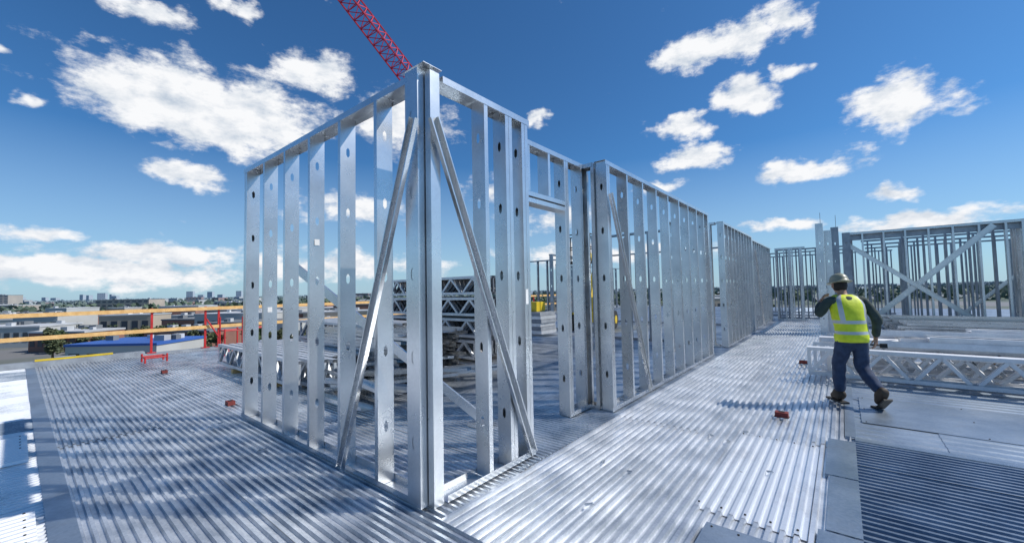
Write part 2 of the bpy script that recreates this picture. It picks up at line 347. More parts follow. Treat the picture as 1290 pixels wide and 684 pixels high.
wall('long distant stud wall standing behind the truss stacks',(-13.8,17.6),(-3.2,17.6),[.02+.6*i for i in range(17)],1,H=3.1,mat=M_STUD2)
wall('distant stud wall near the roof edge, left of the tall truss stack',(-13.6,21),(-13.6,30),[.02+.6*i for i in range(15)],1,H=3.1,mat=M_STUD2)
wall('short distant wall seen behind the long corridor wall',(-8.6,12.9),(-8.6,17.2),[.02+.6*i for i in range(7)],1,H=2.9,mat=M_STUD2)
# right-hand block
def beam(c,p0,d,n):
    mb=MB();mb.bar(p0+V((0,0,H-.1))+n*.12,p0+d*9+V((0,0,H-.1))+n*.12,.06,.26);mb.build('lintel_beam',M_STUD2,c)
wall('right-hand stud wall with large crossed diagonal braces behind the worker',(.25,17.3),(9.5,17.3),[.3,.8,1.3,1.8,2.3,2.8,3.3,4.2,4.6,5.0,5.5,6,6.5,7,7.5,8,8.5],1,
     braces=[(.35,.3,3.1,3.1,-.1,.15),(-.1,2.85,2.8,.3,-.14,.13)],boxed=(3.6,3.85),extra=beam)
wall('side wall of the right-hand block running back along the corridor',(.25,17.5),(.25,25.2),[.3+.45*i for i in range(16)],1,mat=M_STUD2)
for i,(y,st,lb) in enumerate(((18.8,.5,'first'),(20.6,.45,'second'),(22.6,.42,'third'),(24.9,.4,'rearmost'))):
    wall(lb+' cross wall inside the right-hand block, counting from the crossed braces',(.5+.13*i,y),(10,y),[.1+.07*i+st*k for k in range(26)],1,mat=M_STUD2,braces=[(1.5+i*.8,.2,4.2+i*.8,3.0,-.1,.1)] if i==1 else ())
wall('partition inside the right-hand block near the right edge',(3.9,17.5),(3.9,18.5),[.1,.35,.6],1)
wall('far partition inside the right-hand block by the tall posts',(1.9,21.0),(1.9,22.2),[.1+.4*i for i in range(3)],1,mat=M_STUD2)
for i,(x,y) in enumerate([(-.5,16.3),(-.12,16.9),(-.3,16.75),(.16,17.0)]):
    c=thing('tall_post',(x,y,.012),['tall built-up steel post at the corner of the corridor, leftmost of the cluster','third tall steel post from the left in the cluster beside the crossed-brace wall','second tall steel post from the left in the cluster by the corridor','rightmost post of the cluster, touching the crossed-brace wall'][i],'steel post')
    mb=MB();cstud(mb,(x,y-.1,.012),(x,y-.1,3.5-.1*i),(1,0,0),(0,1,0),.2,.2,.03,HOLES);mb.build('post_channel',M_STUD if i%2==0 else M_STUD2,c)
    if i<2:
        mb=MB();mb.tube((x+.04,y,3.3),(x+.04,y,3.85-.05*i),.006,6);mb.build('rod',M_TRUSSD,c)
# ------------------------------------------------------------------ trusses
def truss(label,group,L_=5.0,h=.4,mc=M_TRUSS,mw=M_TRUSSD,n=10,name='floor_truss'):
    c=thing(name,(0,0,0),label,'steel truss',group)
    for z in(.03,h-.03):
        mb=MB();cstud(mb,(0,0,z-.03 if z<.1 else z+.03),(L_,0,z-.03 if z<.1 else z+.03),(0,1,0),(0,0,1 if z<.1 else -1),.09,.055,.008)
        mb.build('chord',mc,c)
    mb=MB();st=L_/n
    for i in range(n):
        a=(i*st+.04,0,.05);b=((i+.5)*st,0,h-.05);e=((i+1)*st-.04,0,.05)
        mb.bar(a,b,.045,.055,(0,1,0));mb.bar(b,e,.045,.055,(0,1,0))
    mb.bar((.02,0,.05),(.02,0,h-.05),.05,.04,(0,1,0));mb.bar((L_-.02,0,.05),(L_-.02,0,h-.05),.05,.04,(0,1,0))
    mb.build('zigzag_web',mw,c)
    return c
def place(proto,first,loc,rz=0,tilt=0,label=None):
    o=proto if first else copy_tree(proto);o.location=loc;o.rotation_euler=(tilt,0,rz)
    if label:o['label']=label
    return o
# tall stack: sunlight put into pale front-row webs, shade into darker rows behind
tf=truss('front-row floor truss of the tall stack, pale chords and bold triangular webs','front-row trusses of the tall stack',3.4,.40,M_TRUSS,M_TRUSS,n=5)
t=truss('shade-darkened steel floor truss in the rows behind the front of the tall stack','trusses in the tall stack',3.4,.40,M_TRUSSM,M_TRUSSD,n=5)
f=True;f2=True
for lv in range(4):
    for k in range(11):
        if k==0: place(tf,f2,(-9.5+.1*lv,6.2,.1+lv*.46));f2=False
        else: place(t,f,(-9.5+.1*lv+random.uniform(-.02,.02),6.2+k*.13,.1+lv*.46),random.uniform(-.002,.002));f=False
t=truss('steel floor truss in the low pile just inside the left stud wall','trusses in the low pile',4.0,.42,M_TRUSS,M_TRUSSM,n=6)
f=True
for k in range(9): place(t,f,(-10.5+random.uniform(-.2,.2),2.85+k*.14,.09),random.uniform(-.02,.02),random.uniform(-.06,.06));f=False
t=truss('steel floor truss in the two-high pile between the low pile and the tall stack','trusses in the two-high pile',3.2,.42,M_TRUSS,M_TRUSSM,n=4)
f=True
for lv in range(2):
    for k in range(8): place(t,f,(-10.3+random.uniform(-.1,.1)+lv*.2,4.35+k*.14,.09+lv*.435),random.uniform(-.012,.012));f=False
t=truss('pale steel truss in the row lying beside the walking worker','pale trusses beside the worker',6.8,.46,M_WHITE,M_WHITE,n=11)
f=True
for k in range(7):
    place(t,f,(-.5+[0,.25,.05,.5,.15,.4,.1][k],8.4+k*.3,.07),random.uniform(-.012,.012),[.12,.4,-.1,.3,-.2,.1,.2][k]);f=False
t=truss('pale truss laid flat on top of the truss row beside the worker','pale trusses laid flat',5.8,.46,M_WHITE,M_WHITE,n=9)
for k,(x,y,z,rz,ti) in enumerate(((-.1,9.0,.56,.03,R(84)),(.7,9.55,.57,-.02,R(86)),(.2,10.1,.6,.02,R(80)),(1.0,9.2,.66,-.03,R(88)),(.1,9.7,.68,.01,R(86)),(1.6,10.3,.7,-.02,R(88)))):
    place(t,k==0,(x,y,z),rz,ti)
def bearer(label,p,q,w=.09,h=.085,group=None):
    c=thing('timber_bearer',((V(p)+V(q))/2),label,'timber',group);mb=MB();mb.bar(p,q,w,h);mb.build('block',M_WOOD,c)
for i,x in enumerate((-8.6,-6.9)):bearer('timber bearer under the tall truss stack',(x,6.1,.05),(x,7.8,.05),group='bearers under the tall stack')
for i,x in enumerate((-9.5,-7.5)):bearer('timber bearer under the low truss pile',(x,2.75,.05),(x,5.5,.05),group='bearers under the low piles')
for i,x in enumerate((.3,2.4,4.6)):bearer('timber bearer under the pale trusses beside the worker',(x,8.3,.035),(x,10.5,.035),h=.06,group='bearers under the pale trusses')
def bundle(name,label,loc,L_,nx,nz_,rz,cat='bundle of steel studs',jit=.03,mat=None,yaw=0):
    c=thing(name,loc,label,cat);loc=V(loc)
    for j in range(nz_):
        for i in range(nx):
            mb=MB();o=loc+V((random.uniform(-jit,jit)*3,i*.165+random.uniform(-.01,.01),.1+j*.062))
            cstud(mb,o,o+V((L_,random.uniform(-yaw,yaw),0)),(0,1,0),(0,0,1),.15,.05,.01,());mb.build('channel',mat or M_STUD,c)
    for x in(.5,L_-.6):
        mb=MB();mb.box(loc.x+x,loc.x+x+.09,loc.y-.15,loc.y+nx*.165,.012,.095);mb.build('bearer',M_WOOD,c)
    c.rotation_euler.z=rz
bundle('stud_bundle','wide stack of long steel channels behind the pale trusses on the right',(1.0,12.6,0),7.5,8,9,0)
bundle('stud_bundle','flat bundle of steel channels between the pale trusses and the tall channel stack',(1.6,11.2,0),6,6,6,.02)
bundle('stud_bundle','spare steel channels stacked in front of the crossed-brace wall',(.9,14.8,0),6,6,9,0)
bundle('stud_bundle','knee-high stack of shiny steel channels between the truss piles and the left stud wall',(-8.2,4.0,0),2.7,8,13,0,jit=.06,yaw=.06)
for i in range(22):
    a=random.uniform(-.35,.4) if i%3 else random.uniform(.6,1.0);x=-6.4+random.uniform(-.7,.6);y=3.2+random.uniform(-.4,.5) if i<15 else 4.5+random.uniform(-.4,.3);zz=.02+.024*(i%14)
    c=thing('loose_stud',(x,y,zz),'loose steel stud in the splayed pile behind the left stud wall','steel stud','loose studs in the splayed pile')
    mb=MB();ln=random.uniform(1.2,2.2);d=V((math.cos(a),math.sin(a),random.uniform(-.03,.08)));p=V((x,y,zz));cstud(mb,p,p+d*ln,(-d.y,d.x,0),(0,0,1),.15,.045,.01,(.6,1.2));mb.build('channel',M_STUD,c)
c=thing('raking_brace',(-6.7,2.5,.0),'long raking brace sloping down behind the left stud wall','steel brace')
mb=MB();a=V((-5.35,2.15,1.95));b=V((-3.3,3.4,.1));ax=(b-a).normalized();n=V((0,0,1)).cross(ax).normalized();cstud(mb,a,b,ax.cross(n),n,.1,.04,.01);mb.build('channel',M_STUD,c)
mb=MB();mb.box(-3.4,-3.2,3.3,3.5,.012,.05);mb.build('foot_bracket',M_STUD,c)
# ------------------------------------------------------------------ small deck objects
def sleeve(u,v,label):
    p=G(u,v,0);c=thing('fixing_block',(p.x,p.y,.004),label,'fixing block')
    mb=MB();mb.box(p.x-.065,p.x+.065,p.y-.045,p.y+.045,.006,.06);mb.build('block_body',M_BLOCK,c)
    mb=MB();mb.box(p.x-.075,p.x+.075,p.y-.055,p.y+.055,.004,.0059);mb.box(p.x-.03,p.x+.03,p.y-.02,p.y+.02,.0605,.066);mb.build('block_plate',M_DARK,c)
sleeve(985,525,'small red block on the deck left of the worker\'s feet')
sleeve(290,510,'small red block beside the far left foot of the near stud wall')
sleeve(207,470,'small red block alone on the left part of the deck')
sleeve(1012,458,'small red block beside the end of the pale trusses')
for i in range(16):
    p=G(random.uniform(640,980),random.uniform(470,640)) if i<8 else G(random.uniform(80,400),random.uniform(470,640))
    if -6.1<p.x<-2.1 and p.y>1.8: continue
    c=thing('metal_offcut',(p.x,p.y,.006),'tiny steel offcut lying loose on the ribbed deck','offcut','steel offcuts scattered on the deck')
    a=random.uniform(0,3.1);d=V((math.cos(a),math.sin(a),0));mb=MB();q=V((p.x,p.y,.010));cstud(mb,q,q+d*random.uniform(.03,.08),(-d.y,d.x,0),(0,0,1),.022,.008,0);mb.build('strip',M_STUD,c)
c=thing('edge_beam',(EDGE+.1,1.0,.13),'yellow beam lying on the grey curb at the roof edge','yellow beam')
mb=MB();mb.bar((EDGE-.02,.3,.145),(EDGE-.02,1.6,.145),.10,.04);mb.build('beam_body',M_YEL,c)
mb=MB();mb.bar((EDGE-.02,.6,.18),(EDGE-.02,.95,.18),.08,.02);mb.build('grey_clamp',M_GREY,c)
p=D(672,14);c=thing('material_bundle',(p.x,p.y,0),'yellow wrapped bundle seen through the door opening','wrapped bundle')
mb=MB();mb.box(p.x-.28,p.x+.28,p.y-.25,p.y+.25,.83,1.15);mb.build('wrap',M_YEL,c)
for k in range(6):
    mb=MB();mb.box(p.x-.5+.02*(k%2),p.x+.6-.02*(k%3),p.y-.45,p.y+.45,.1+k*.12,.21+k*.12);mb.build('sheet_layer',M_GREY if k%2 else M_TRUSS,c)
# ------------------------------------------------------------------ guardrail
gr=thing('guardrail',(EDGE+.1,0,0),'temporary timber guardrail on red posts along the left roof edge','guardrail')
gx=EDGE-.05
for y in(-4,-1.2,2.35,3.55,3.88,8,11,14,17,20,23,26,29):
    mb=MB();mb.bar((gx,y,.0),(gx,y,1.26),.05,.05,(1,0,0));po=mb.build('post',M_RED,gr)
    mb=MB();mb.box(gx-.08,gx+.14,y-.09,y+.09,.055,.07);mb.build('foot_clamp',M_RED,po)
y=-6.0
while y<30:
    for z in(.66,1.2):
        mb=MB();mb.bar((gx+.05,y,z),(gx+.05,y+3.7,z),.04,.095);mb.build('rail_board',M_WOOD,gr)
    y+=3.7
mb=MB();mb.tube((gx+.12,3.55,.9),(gx+.12,3.88,.3),.02);mb.build('red_tie_bar',M_RED,gr)
for q,(X0,Y0) in enumerate(((-12.9,3.45),(-13.2,4.3),(-13.2,1.95))):
    c=thing('red_stand',(X0,Y0,0),['tall red tubular stand on the deck just left of the near stud wall','red tubular stand right behind the tall one by the stud wall','low red stand at the foot of the first red guardrail post'][q],'stand')
    hh_=1.0 if q<2 else .2
    for k,(x,y) in enumerate(((X0,Y0),(X0+.4,Y0),(X0+.4,Y0+.4),(X0,Y0+.4))):
        mb=MB();mb.tube((x,y,.01),(x,y,hh_*(.7 if k%2 else 1)),.02);mb.build('leg',M_RED,c)
    for z in(.12,hh_*.65):
        mb=MB();mb.tube((X0,Y0,z),(X0+.4,Y0,z),.016);mb.tube((X0+.4,Y0,z),(X0+.4,Y0+.4,z),.016);mb.tube((X0+.4,Y0+.4,z),(X0,Y0+.4,z),.016);mb.tube((X0,Y0+.4,z),(X0,Y0,z),.016);mb.tube((X0,Y0,.12),(X0+.4,Y0,hh_*.65),.014);mb.build('cross_rail',M_RED,c)
# ------------------------------------------------------------------ crane
M_CR=plain('crane_red',(.6,.03,.08),(.5,.02,.05),.5)
P0=CAM+ray(531,112)*46;P1=CAM+ray(425,-26)*38
c=thing('tower_crane',(P0.x,P0.y,-15),'red lattice tower crane whose jib rises above the near wall corner','crane')
def lattice(mb,a,b,w0,w1,n,r=.07,tri=False):
    a=V(a);b=V(b);ax=(b-a).normalized();s=ax.cross(V((0,0,1)))
    if s.length<.01:s=V((1,0,0))
    s.normalize();t=s.cross(ax)
    cs=[(-1,-1),(1,-1),(1,1),(-1,1)] if not tri else [(-1,-1),(1,-1),(0,1)]
    pr=None
    for i in range(n+1):
        f_=i/n;w_=w0+(w1-w0)*f_;c_=a.lerp(b,f_);cur=[c_+s*x*w_/2+t*y*w_/2 for x,y in cs]
        for k in range(len(cs)):mb.tube(cur[k],cur[(k+1)%len(cs)],r*.5,4,cap=False)
        if pr:
            for k in range(len(cs)):
                mb.tube(pr[k],cur[k],r,5,cap=False);mb.tube(pr[k],cur[(k+1)%len(cs)],r*.5,4,cap=False)
        pr=cur
mb=MB();lattice(mb,P0,P0+(P1-P0)*2.2,1.9,1.2,30,.09,True);mb.build('jib',M_CR,c)
mb=MB();lattice(mb,(P0.x,P0.y,-15),(P0.x,P0.y,P0.z-.5),1.4,1.4,22,.09);mb.build('mast',M_CR,c)
aw=V((P0.x,P0.y,0)).normalized()
mb=MB();mb.bar(P0-V((0,0,1.2)),P0-V((0,0,1.2))+aw*5,1.3,.4);mb.build('counter_jib',M_CR,c)
mb=MB();q=P0+aw*-.9;mb.box(q.x-.5,q.x+.5,q.y-.5,q.y+.5,P0.z-3.4,P0.z-1.9);mb.build('cab',M_STICK,c)
# ------------------------------------------------------------------ boom lift
def lift(loc,rz,label):
    c=thing('boom_lift',(0,0,0),label,'boom lift')
    mb=MB();mb.box(-.9,.9,-.5,.5,.35,.7);mb.box(-.6,.7,-.45,.45,.701,1.25);mb.build('chassis',M_YEL,c)
    for x in(-.7,.7):
        for y in(-.55,.55):
            mb=MB();mb.tube((x,y-.12,.35),(x,y+.12,.35),.34,16);wh=mb.build('wheel',M_DARK,c);mb=MB();mb.tube((x,y-.13,.35),(x,y+.13,.35),.16,12);mb.build('rim',M_YEL,wh)
    mb=MB();mb.bar((-.4,0,1.2),(.5,0,2.5),.14,.2);mb.build('lower_boom',M_YEL,c)
    mb=MB();mb.bar((.5,0,2.5),(-.9,0,3.1),.12,.16);mb.build('upper_boom',M_YEL,c)
    mb=MB();x=-1.3
    for z in(2.5,3.0,3.45):
        for a,b in(((x-.4,-.5),(x+.4,-.5)),((x+.4,-.5),(x+.4,.5)),((x+.4,.5),(x-.4,.5)),((x-.4,.5),(x-.4,-.5))):mb.tube((*a,z),(*b,z),.02,6)
    for a in((x-.4,-.5),(x+.4,-.5),(x+.4,.5),(x-.4,.5)):mb.tube((*a,2.5),(*a,3.45),.02,6)
    mb.box(x-.4,x+.4,-.5,.5,2.46,2.5);mb.build('basket',M_DARK,c)
    c.location=loc;c.rotation_euler.z=rz
p=D(746,15.5);lift((p.x,p.y,0),R(100),'yellow boom lift standing behind the long corridor wall')
# ------------------------------------------------------------------ city
GZ=-15
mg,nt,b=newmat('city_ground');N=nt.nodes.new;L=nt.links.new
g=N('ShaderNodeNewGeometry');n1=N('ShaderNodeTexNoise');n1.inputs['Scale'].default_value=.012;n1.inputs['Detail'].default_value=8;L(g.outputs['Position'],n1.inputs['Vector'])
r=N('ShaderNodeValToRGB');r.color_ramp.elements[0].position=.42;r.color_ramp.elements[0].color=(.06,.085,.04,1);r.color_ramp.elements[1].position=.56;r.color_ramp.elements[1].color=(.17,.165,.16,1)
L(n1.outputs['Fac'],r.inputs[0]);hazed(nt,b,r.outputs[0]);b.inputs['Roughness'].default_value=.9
mb=MB();mb.add([(-9000,-9000,GZ),(9000,-9000,GZ),(9000,9000,GZ),(-9000,9000,GZ)],[(0,1,2,3)]);tag(mb.build('ground',mg),kind='structure')
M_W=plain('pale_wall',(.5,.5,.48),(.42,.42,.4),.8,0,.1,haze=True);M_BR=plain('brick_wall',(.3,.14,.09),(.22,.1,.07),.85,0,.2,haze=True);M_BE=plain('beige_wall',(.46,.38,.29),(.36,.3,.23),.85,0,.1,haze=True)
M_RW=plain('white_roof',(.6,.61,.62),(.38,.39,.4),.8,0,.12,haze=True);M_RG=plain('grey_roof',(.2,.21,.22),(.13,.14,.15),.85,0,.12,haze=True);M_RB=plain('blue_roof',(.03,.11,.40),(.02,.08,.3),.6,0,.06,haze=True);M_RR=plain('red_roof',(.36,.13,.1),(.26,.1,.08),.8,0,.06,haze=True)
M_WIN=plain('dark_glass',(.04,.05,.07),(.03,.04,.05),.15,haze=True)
def building(u,dist,wd,dp,h,mw,mr,label,nwin=6,floors=1,ang=None,group=None):
    a=ang if ang is not None else A+random.uniform(-.3,.3);c=thing('city_building',(0,0,0),label,'building',group)
    mb=MB();mb.box(-wd/2,wd/2,-dp/2,dp/2,0,h);mb.build('wall',mw,c)
    mb=MB();mb.box(-wd/2-.2,wd/2+.2,-dp/2-.2,dp/2+.2,h+.002,h+.5);rf=mb.build('roof',mr,c)
    for k in range(2 if dist>200 else 6):
        mb=MB();x=random.uniform(-wd*.4,wd*.4);y=random.uniform(-dp*.35,dp*.35);q=random.uniform(.5,1.3);mb.box(x-q,x+q,y-q*.8,y+q*.8,h+.5,h+.9+q*.7);mb.build('rooftop_unit',M_RG if k%2 else M_RW,rf)
    for fl in range(floors):
        for i in range(nwin):
            x=-wd/2+wd*(i+.5)/nwin;z=h*(fl+.5)/floors
            mb=MB();mb.box(x-wd/nwin*.3,x+wd/nwin*.3,-dp/2-.06,-dp/2-.01,z-h/floors*.22,z+h/floors*.25);mb.build('window',M_WIN,c)
    p=D(u,dist,GZ);c.location=p;c.rotation_euler.z=a;return c
building(178,96,20,14,6.2,M_W,M_RB,'low white building with a bright blue roof beyond the red posts',5,ang=A)
building(30,150,26,16,7,M_W,M_RW,'long white-roofed warehouse beyond the guardrail at the left edge',9)
building(100,135,20,12,6,M_BR,M_RW,'white-roofed brick building left of the blue-roofed one',7)
building(250,130,24,14,6,M_BR,M_RG,'grey-roofed brick warehouse right of the blue-roofed building',7)
building(330,150,30,18,7,M_W,M_RG,'grey-roofed pale warehouse seen between the left studs',7)
building(60,230,60,22,8,M_BR,M_RR,'long red-roofed building behind the white warehouse',9)
building(200,260,50,20,8,M_BR,M_RW,'wide brick building with a pale roof beyond the blue-roofed one',9)
building(165,420,52,20,15,M_BE,M_RG,'beige four-storey block rising above the far trees',9,4)
building(5,640,30,24,25,M_BE,M_RG,'tall tan tower block on the far left skyline',5,7)
kinds=[(M_W,M_RW,'white low building among the trees of the distant city','white buildings of the far city'),
 (M_BR,M_RG,'brick low building among the trees of the distant city','brick buildings of the far city'),
 (M_BE,M_RW,'beige low building among the trees of the distant city','beige buildings of the far city')]
for i in range(84):
    k=kinds[i%3];dist=random.choice([180,220,260,340,460,600,800,1100]);u=random.uniform(-40,480) if i<74 else random.uniform(560,1000)
    building(u,dist*random.uniform(.9,1.1),random.uniform(12,36),random.uniform(12,22),random.uniform(5,9)+dist*.007,k[0],k[1],k[2],5,1 if dist<400 else 2,group=k[3])
for i in range(14):
    dist=random.uniform(2600,3600);building(random.uniform(20,330),dist,random.uniform(25,50),25,random.uniform(28,58),M_W,M_RG,'tiny tower on the hazy skyline far to the left',4,4,group='towers on the skyline')
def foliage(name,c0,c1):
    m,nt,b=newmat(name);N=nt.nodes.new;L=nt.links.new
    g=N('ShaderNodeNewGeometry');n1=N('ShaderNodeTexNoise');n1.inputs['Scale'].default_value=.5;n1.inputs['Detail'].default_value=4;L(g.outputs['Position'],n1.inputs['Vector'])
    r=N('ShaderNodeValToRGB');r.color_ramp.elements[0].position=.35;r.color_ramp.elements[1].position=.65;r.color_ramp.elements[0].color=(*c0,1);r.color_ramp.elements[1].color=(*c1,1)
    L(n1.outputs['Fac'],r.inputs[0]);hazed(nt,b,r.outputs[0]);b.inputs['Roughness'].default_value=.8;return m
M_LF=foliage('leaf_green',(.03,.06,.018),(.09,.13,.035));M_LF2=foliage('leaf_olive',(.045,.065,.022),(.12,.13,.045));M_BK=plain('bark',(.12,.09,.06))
def leafblob(mb,c,rx,rz,n,s):
    for i in range(n):
        while 1:
            v=V((random.uniform(-1,1),random.uniform(-1,1),random.uniform(-1,1)))
            if v.length<1:break
        v=v*(.6+.4/max(v.length,.3)) if v.length>.3 else v
        p=c+V((v.x*rx*.9,v.y*rx*.9,v.z*rz*.9));a=V((random.gauss(0,1),random.gauss(0,1),random.gauss(0,1))).normalized();b=a.orthogonal().normalized()*s*random.uniform(.6,1.2);d=a.cross(b)
        mb.add([p-b-d,p+b-d*.6,p+b*.8+d,p-b*.7+d],[(0,1,2,3)])
protos=[]
for k in range(4):
    c=thing('street_tree',(0,0,0),'x','tree');h=9+k
    mb=MB();mb.tube((0,0,0),(0,.2,h*.5),.35,7,.2)
    for j in range(4):
        t=j*1.6;mb.tube((0,.1,h*.35),(math.cos(t)*1.8,math.sin(t)*1.8,h*.65),.16,5,.06)
    mb.build('trunk',M_BK,c)
    mb=MB()
    for j in range(9):
        t=random.uniform(0,6.3);rr=random.uniform(0,2.2);leafblob(mb,V((math.cos(t)*rr,math.sin(t)*rr,h*random.uniform(.45,.9))),random.uniform(1.3,2.1),random.uniform(1.1,1.7),70,.36)
    mb.build('crown',M_LF if k%2 else M_LF2,c);protos.append(c)
for i in range(130):
    k=i%4;o=protos[k] if i<4 else copy_tree(protos[k])
    dist=random.choice([112,125,150,180,215,260,320])*random.uniform(.95,1.1);p=D(random.uniform(-60,560) if i<112 else random.uniform(560,1000),dist,GZ)
    o.location=p;o.rotation_euler.z=random.uniform(0,6);s_=random.uniform(.55,.95);o.scale=(s_,s_,s_*random.uniform(.75,1.0))
    o['label']='broad leafy tree among the low roofs below the roof edge';o['group']='trees among the low roofs'
mb=MB()
for i in range(1300):
    dist=340+3000*random.random()**1.6;p=D(random.uniform(-120,1350),dist,GZ);leafblob(mb,p+V((0,0,5)),random.uniform(6,16)*(1+dist/2500),random.uniform(5,8),16,3.0*(.6+dist/2500))
tag(mb.build('distant_treeline',M_LF),'dark green band of distant trees along the horizon','trees',kind='stuff')
# ------------------------------------------------------------------ worker
def ev(ob):
    dg=bpy.context.evaluated_depsgraph_get();e=ob.evaluated_get(dg);me=bpy.data.meshes.new_from_object(e);old=ob.data;ob.modifiers.clear();ob.data=me;bpy.data.meshes.remove(old)
def skin(name,verts,edges,rad,mat,parent,root=0,sub=2,disp=0,extra=None,remesh=0):
    me=bpy.data.meshes.new(name);me.from_pydata(verts,edges,[]);ob=bpy.data.objects.new(name,me);COL.objects.link(ob)
    ob.modifiers.new('s','SKIN')
    for i,sv in enumerate(me.skin_vertices[0].data):
        rr=rad[i];sv.radius=rr if isinstance(rr,tuple) else (rr,rr);sv.use_root=(i in root) if isinstance(root,(list,tuple)) else (i==root)
    m=ob.modifiers.new('u','SUBSURF');m.levels=sub;m.render_levels=sub
    ev(ob)
    if extra:
        bm=bmesh.new();bm.from_mesh(ob.data);tmp=bpy.data.meshes.new('tmp');tmp.from_pydata([tuple(v) for v in extra.v],[],extra.f);bm.from_mesh(tmp);bm.to_mesh(ob.data);bm.free()
    if remesh:
        m=ob.modifiers.new('r','REMESH');m.mode='VOXEL';m.voxel_size=remesh;m.use_smooth_shade=True;ev(ob)
    if disp:
        tx=bpy.data.textures.new('wrinkle','CLOUDS');tx.noise_scale=.09;m=ob.modifiers.new('d','DISPLACE');m.texture=tx;m.strength=disp;m.mid_level=.5;ev(ob)
    ob.data.materials.clear();ob.data.materials.append(mat)
    ob.data.polygons.foreach_set('use_smooth',[True]*len(ob.data.polygons));ob.parent=parent;return ob
M_SKIN=plain('skin',(.42,.24,.16),(.36,.2,.13),.55,0,20);M_JEAN=plain('denim',(.035,.06,.12),(.02,.035,.075),.85,0,14,.3);M_SHIRT=plain('dark_green_shirt',(.045,.07,.06),(.03,.045,.04),.85,0,14,.3)
M_VEST=plain('lime_vest',(.74,.84,.03),(.6,.7,.02),.6,0,14,.25);M_REF=plain('silver_tape',(.6,.62,.62),(.5,.52,.52),.35,.3);M_HAT=plain('hard_hat_shell',(.34,.34,.24),(.26,.26,.18),.4);M_BOOT=plain('brown_boot',(.06,.04,.025),(.04,.028,.02),.7);M_HAIR=plain('dark_hair',(.02,.015,.012))
pf=G(1078,510)
man=thing('person',(0,0,0),'worker in lime vest, hard hat and jeans walking away across the deck','person')
J=dict(pel=(0,0,.95),sp=(0,.02,1.1),ch=(0,.07,1.3),nk=(0,.125,1.45),hd=(0,.17,1.57),
 hL=(-.1,.0,.88),kL=(-.1,.14,.5),aL=(-.1,.14,.1),tL=(-.12,.28,.045),
 hR=(.1,0,.88),kR=(.115,.02,.48),aR=(.13,-.29,.21),tR=(.14,-.19,.06),
 sL=(-.2,.1,1.41),eL=(-.33,.13,1.18),wL=(-.2,.30,1.36),sR=(.2,.08,1.41),eR=(.31,-.03,1.14),wR=(.35,.08,.89))
def hand(v0,e0,r0,w_,dirv,nrm,side):
    w_=V(w_);dirv=V(dirv).normalized();nrm=V(nrm).normalized();sd_=dirv.cross(nrm).normalized()*side
    chains=[]
    for k,(o,l) in enumerate([(-.033,.068),(-.011,.08),(.011,.076),(.033,.06)]):
        a=w_+dirv*.05+sd_*o*.8;b=w_+dirv*.095+sd_*o;c_=b+dirv*l*.5+nrm*.012;d=c_+dirv*l*.35+nrm*.03
        chains.append([a,b,c_,d])
    a=w_+dirv*.03+sd_*(-.02);b=w_+dirv*.05+sd_*(-.05)+nrm*.01;c_=b+dirv*.035+sd_*(-.012)+nrm*.015
    chains.append([a,b,c_])
    roots=[]
    for ch in chains:
        i0=len(v0);roots.append(i0)
        for i,p in enumerate(ch):
            v0.append(tuple(p));r0.append(.0105 if i<2 else .0085)
            if i:e0.append((len(v0)-2,len(v0)-1))
    return roots
names=list(J);vv=[J[n] for n in names];ix={n:i for i,n in enumerate(names)}
E=[('pel','sp'),('sp','ch'),('ch','nk'),('nk','hd'),('pel','hL'),('hL','kL'),('kL','aL'),('aL','tL'),('pel','hR'),('hR','kR'),('kR','aR'),('aR','tR'),('ch','sL'),('sL','eL'),('eL','wL'),('ch','sR'),('sR','eR'),('eR','wR')]
ee=[(ix[a],ix[b]) for a,b in E]
rd=dict(pel=(.13,.1),sp=(.12,.09),ch=(.14,.1),nk=.055,hd=.06,hL=.08,kL=.055,aL=.04,tL=.035,hR=.08,kR=.055,aR=.04,tR=.035,sL=.055,eL=.042,wL=.028,sR=.055,eR=.042,wR=.028)
rr=[rd[n] for n in names]
roots=[0]
for (wn_,dirv,nrm,side) in (('wR',(.02,.05,-1),(-.5,.8,0),1),('wL',(.55,.0,.85),(.6,-.6,-.3),1)):
    w_=V(J[wn_]);d=V(dirv).normalized();vv.append(tuple(w_+d*.085));rr.append((.036,.02));ee.append((ix[wn_],len(vv)-1))
    roots+=hand(vv,ee,rr,w_,dirv,nrm,side)
hm_=MB();rings=[]
hc=V((0,.195,1.605))
for i in range(15):
    t=-1+2*i/14;z=t*.118;r_=math.sqrt(max(.0008,1-t*t));ring=[]
    for k in range(20):
        a=2*math.pi*k/20;x=math.cos(a)*.078*r_;y=math.sin(a)*.098*r_
        if y>0 and t<0:x*=1-.25*(-t)
        if y>0:
            y+= .022*math.exp(-((t+.15)/.13)**2)*math.exp(-(math.cos(a)/.22)**2)
            y-= .008*math.exp(-((t-.05)/.1)**2)*math.exp(-((abs(math.cos(a))-.4)/.2)**2)
            y+= .006*math.exp(-((t+.45)/.08)**2)*math.exp(-(math.cos(a)/.4)**2)
        if y<0 and t<-.3:y*=.8
        ring.append(hc+V((x,y,z)))
    rings.append(ring)
hm_.loft(rings)
for s in(-1,1):
    hm_.obox(hc+V((s*.082,-.005,-.005)),V((.012,-.004,0)),V((0,.016,0)),V((0,0,.03)))
body=skin('body',vv,ee,rr,M_SKIN,man,root=roots,sub=2,extra=hm_,remesh=.0065)
for s in(-1,1):
    mb=MB();p=hc+V((s*.03,.083,.006));mb.tube(p,p+V((0,.008,0)),.011,8);mb.build('eye',M_STICK,man)
sv=[J[n] for n in('sp','ch','nk','sL','eL','wL','sR','eR','wR')];sv[0]=(0,.01,1.0);sv.append((0,.035,1.15))
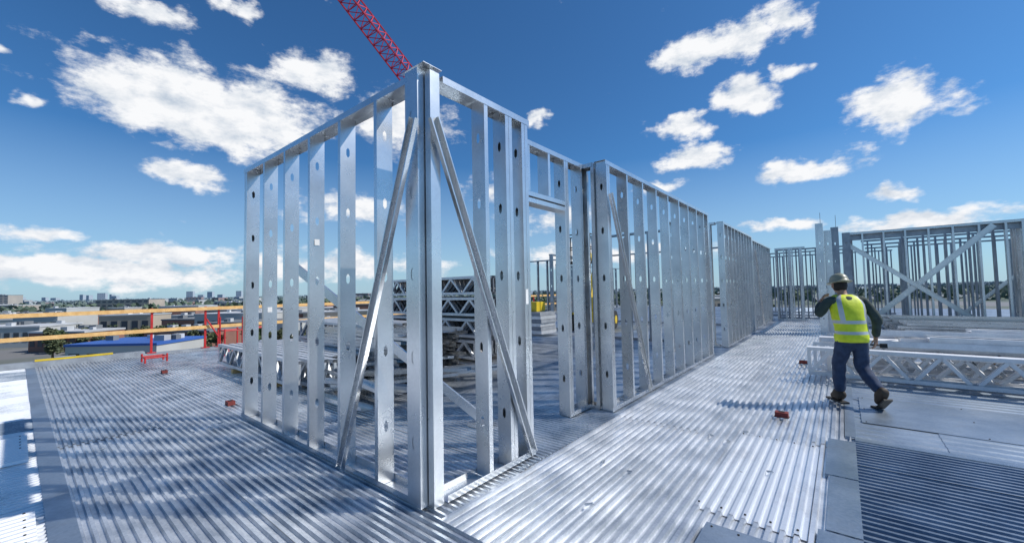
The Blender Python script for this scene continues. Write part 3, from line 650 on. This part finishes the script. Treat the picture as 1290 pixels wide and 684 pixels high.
skin('shirt',sv,[(0,9),(9,1),(1,2),(1,3),(3,4),(4,5),(1,6),(6,7),(7,8)],[(.155,.115),(.165,.12),(.075,.07),.078,.062,.044,.078,.062,.044,(.155,.115)],M_SHIRT,man,root=1,disp=.022)
tv=[(0,0,1.0),(0,0,.9),(-.1,.015,.8),J['kL'],(-.1,.13,.13),(.1,.005,.8),J['kR'],(.13,-.27,.23),(-.1,.135,.3),(.122,-.13,.35)]
skin('trousers',tv,[(0,1),(1,2),(2,3),(3,8),(8,4),(1,5),(5,6),(6,9),(9,7)],[(.165,.125),(.165,.13),(.108,.105),.085,.072,(.108,.105),.085,.072,.078,.078],M_JEAN,man,root=1,disp=.028)
for (a,t) in(('aL','tL'),('aR','tR')):
    a_=V(J[a]);t_=V(J[t]);heel=a_+ (V((0,-.06,-.055)) if a=='aL' else V((-.0,-.07,.0)))
    topp=a_+(V((0,0,.09)) if a=='aL' else V((0,.03,.09)))
    skin('boot',[tuple(topp),tuple(a_),tuple(heel),tuple(a_.lerp(t_,.55)),tuple(t_)],[(0,1),(1,2),(1,3),(3,4)],[.06,.062,.05,.055,.048],M_BOOT,man,root=1)
mb=MB();mb.box(-.165,-.06,.02,.35,.0,.02);mb.build('boot_sole',M_DARK,man)
mb=MB();mb.bar((.14,-.37,.16),(.145,-.22,.02),.1,.02,(0,0,1));mb.bar((.145,-.22,.018),(.15,-.12,.012),.1,.02);mb.build('boot_sole',M_DARK,man)
vst=MB();prof=[(.84,.185,.14,.0),(.90,.19,.145,.0),(.945,.185,.14,.0),(.985,.182,.137,.007),(1.04,.18,.135,.015),(1.085,.182,.137,.022),(1.13,.187,.14,.03),(1.2,.195,.145,.043),(1.27,.2,.148,.057),(1.34,.2,.145,.072),(1.40,.185,.13,.09),(1.445,.155,.105,.105),(1.475,.105,.08,.12)]
rings=[]
for (z,rx,ry,yo) in prof:
    ring=[]
    for k in range(32):
        a=2*math.pi*k/32;cx=math.copysign(abs(math.cos(a))**.8,math.cos(a));sy=math.copysign(abs(math.sin(a))**.8,math.sin(a))
        wr=1+.02*math.sin(a*5+z*23)+.012*math.sin(a*9-z*31)
        ring.append(V((cx*rx*wr,sy*ry*wr+yo,z)))
    rings.append(ring)
def vm_(i,k):
    if i in(2,5):return 1
    if i>=6 and k in(19,20,27,28,3,4,11,12):return 1
    return 0
vst.loft(rings,cap=False,mif=vm_);ov=vst.build('vest',[M_VEST,M_REF],man,smooth=True);m=ov.modifiers.new('s','SOLIDIFY');m.thickness=.008
mb=MB();rings=[]
for i in range(8):
    t=-.62+1.3*i/7;r_=math.sqrt(1-min(.98,t*t));rings.append([hc+V((math.cos(a)*.084*r_,-.012+min(math.sin(a),.2)*.1*r_,t*.118)) for a in[2*math.pi*k/16 for k in range(16)]])
mb.loft(rings);mb.build('hair',M_HAIR,man,smooth=True)
mb=MB();rings=[];hh=hc+V((0,-.005,.035))
tilt=Matrix.Rotation(R(-10),3,'X')
for (z,r_) in[(-.004,1.42),(.004,1.45),(.012,1.3),(.018,1.12),(.05,1.08),(.085,.95),(.11,.74),(.126,.45),(.131,.12)]:
    rings.append([hh+tilt@V((math.cos(a)*.094*r_,math.sin(a)*.118*r_,z)) for a in[2*math.pi*k/28 for k in range(28)]])
mb.loft(rings);ha=mb.build('hard_hat',M_HAT,man,smooth=True)
mb=MB()
pts=[hh+tilt@V((0,math.cos(t)*.125,.012+math.sin(t)*.124)) for t in [R(15+150*i/9) for i in range(10)]]
for a,b_ in zip(pts,pts[1:]):mb.bar(a,b_,.022,.012)
mb.build('hat_ridge',M_HAT,ha)
man.location=(pf.x,pf.y,.008);man.rotation_euler.z=R(32)
man.scale=(.95,.95,.95)
# dark tool hanging in his right hand (own thing, held)
man_m=Matrix.Translation(man.location)@Matrix.Rotation(R(32),4,'Z')@Matrix.Scale(.95,4)
hp=man_m@V((.352,.095,.785))
c=thing('hand_tool',tuple(hp),'dark hand tool held in the worker\'s lowered right hand','tool')
mb=MB();mb.tube(hp+V((-.05,-.03,0)),hp+V((.06,.035,-.01)),.012,8);mb.build('handle',M_DARK,c)
mb=MB();mb.obox(hp+V((.08,.045,-.015)),V((.03,.015,0)),V((-.008,.014,0)),V((0,0,.028)));mb.build('tool_head',M_DARK,c)
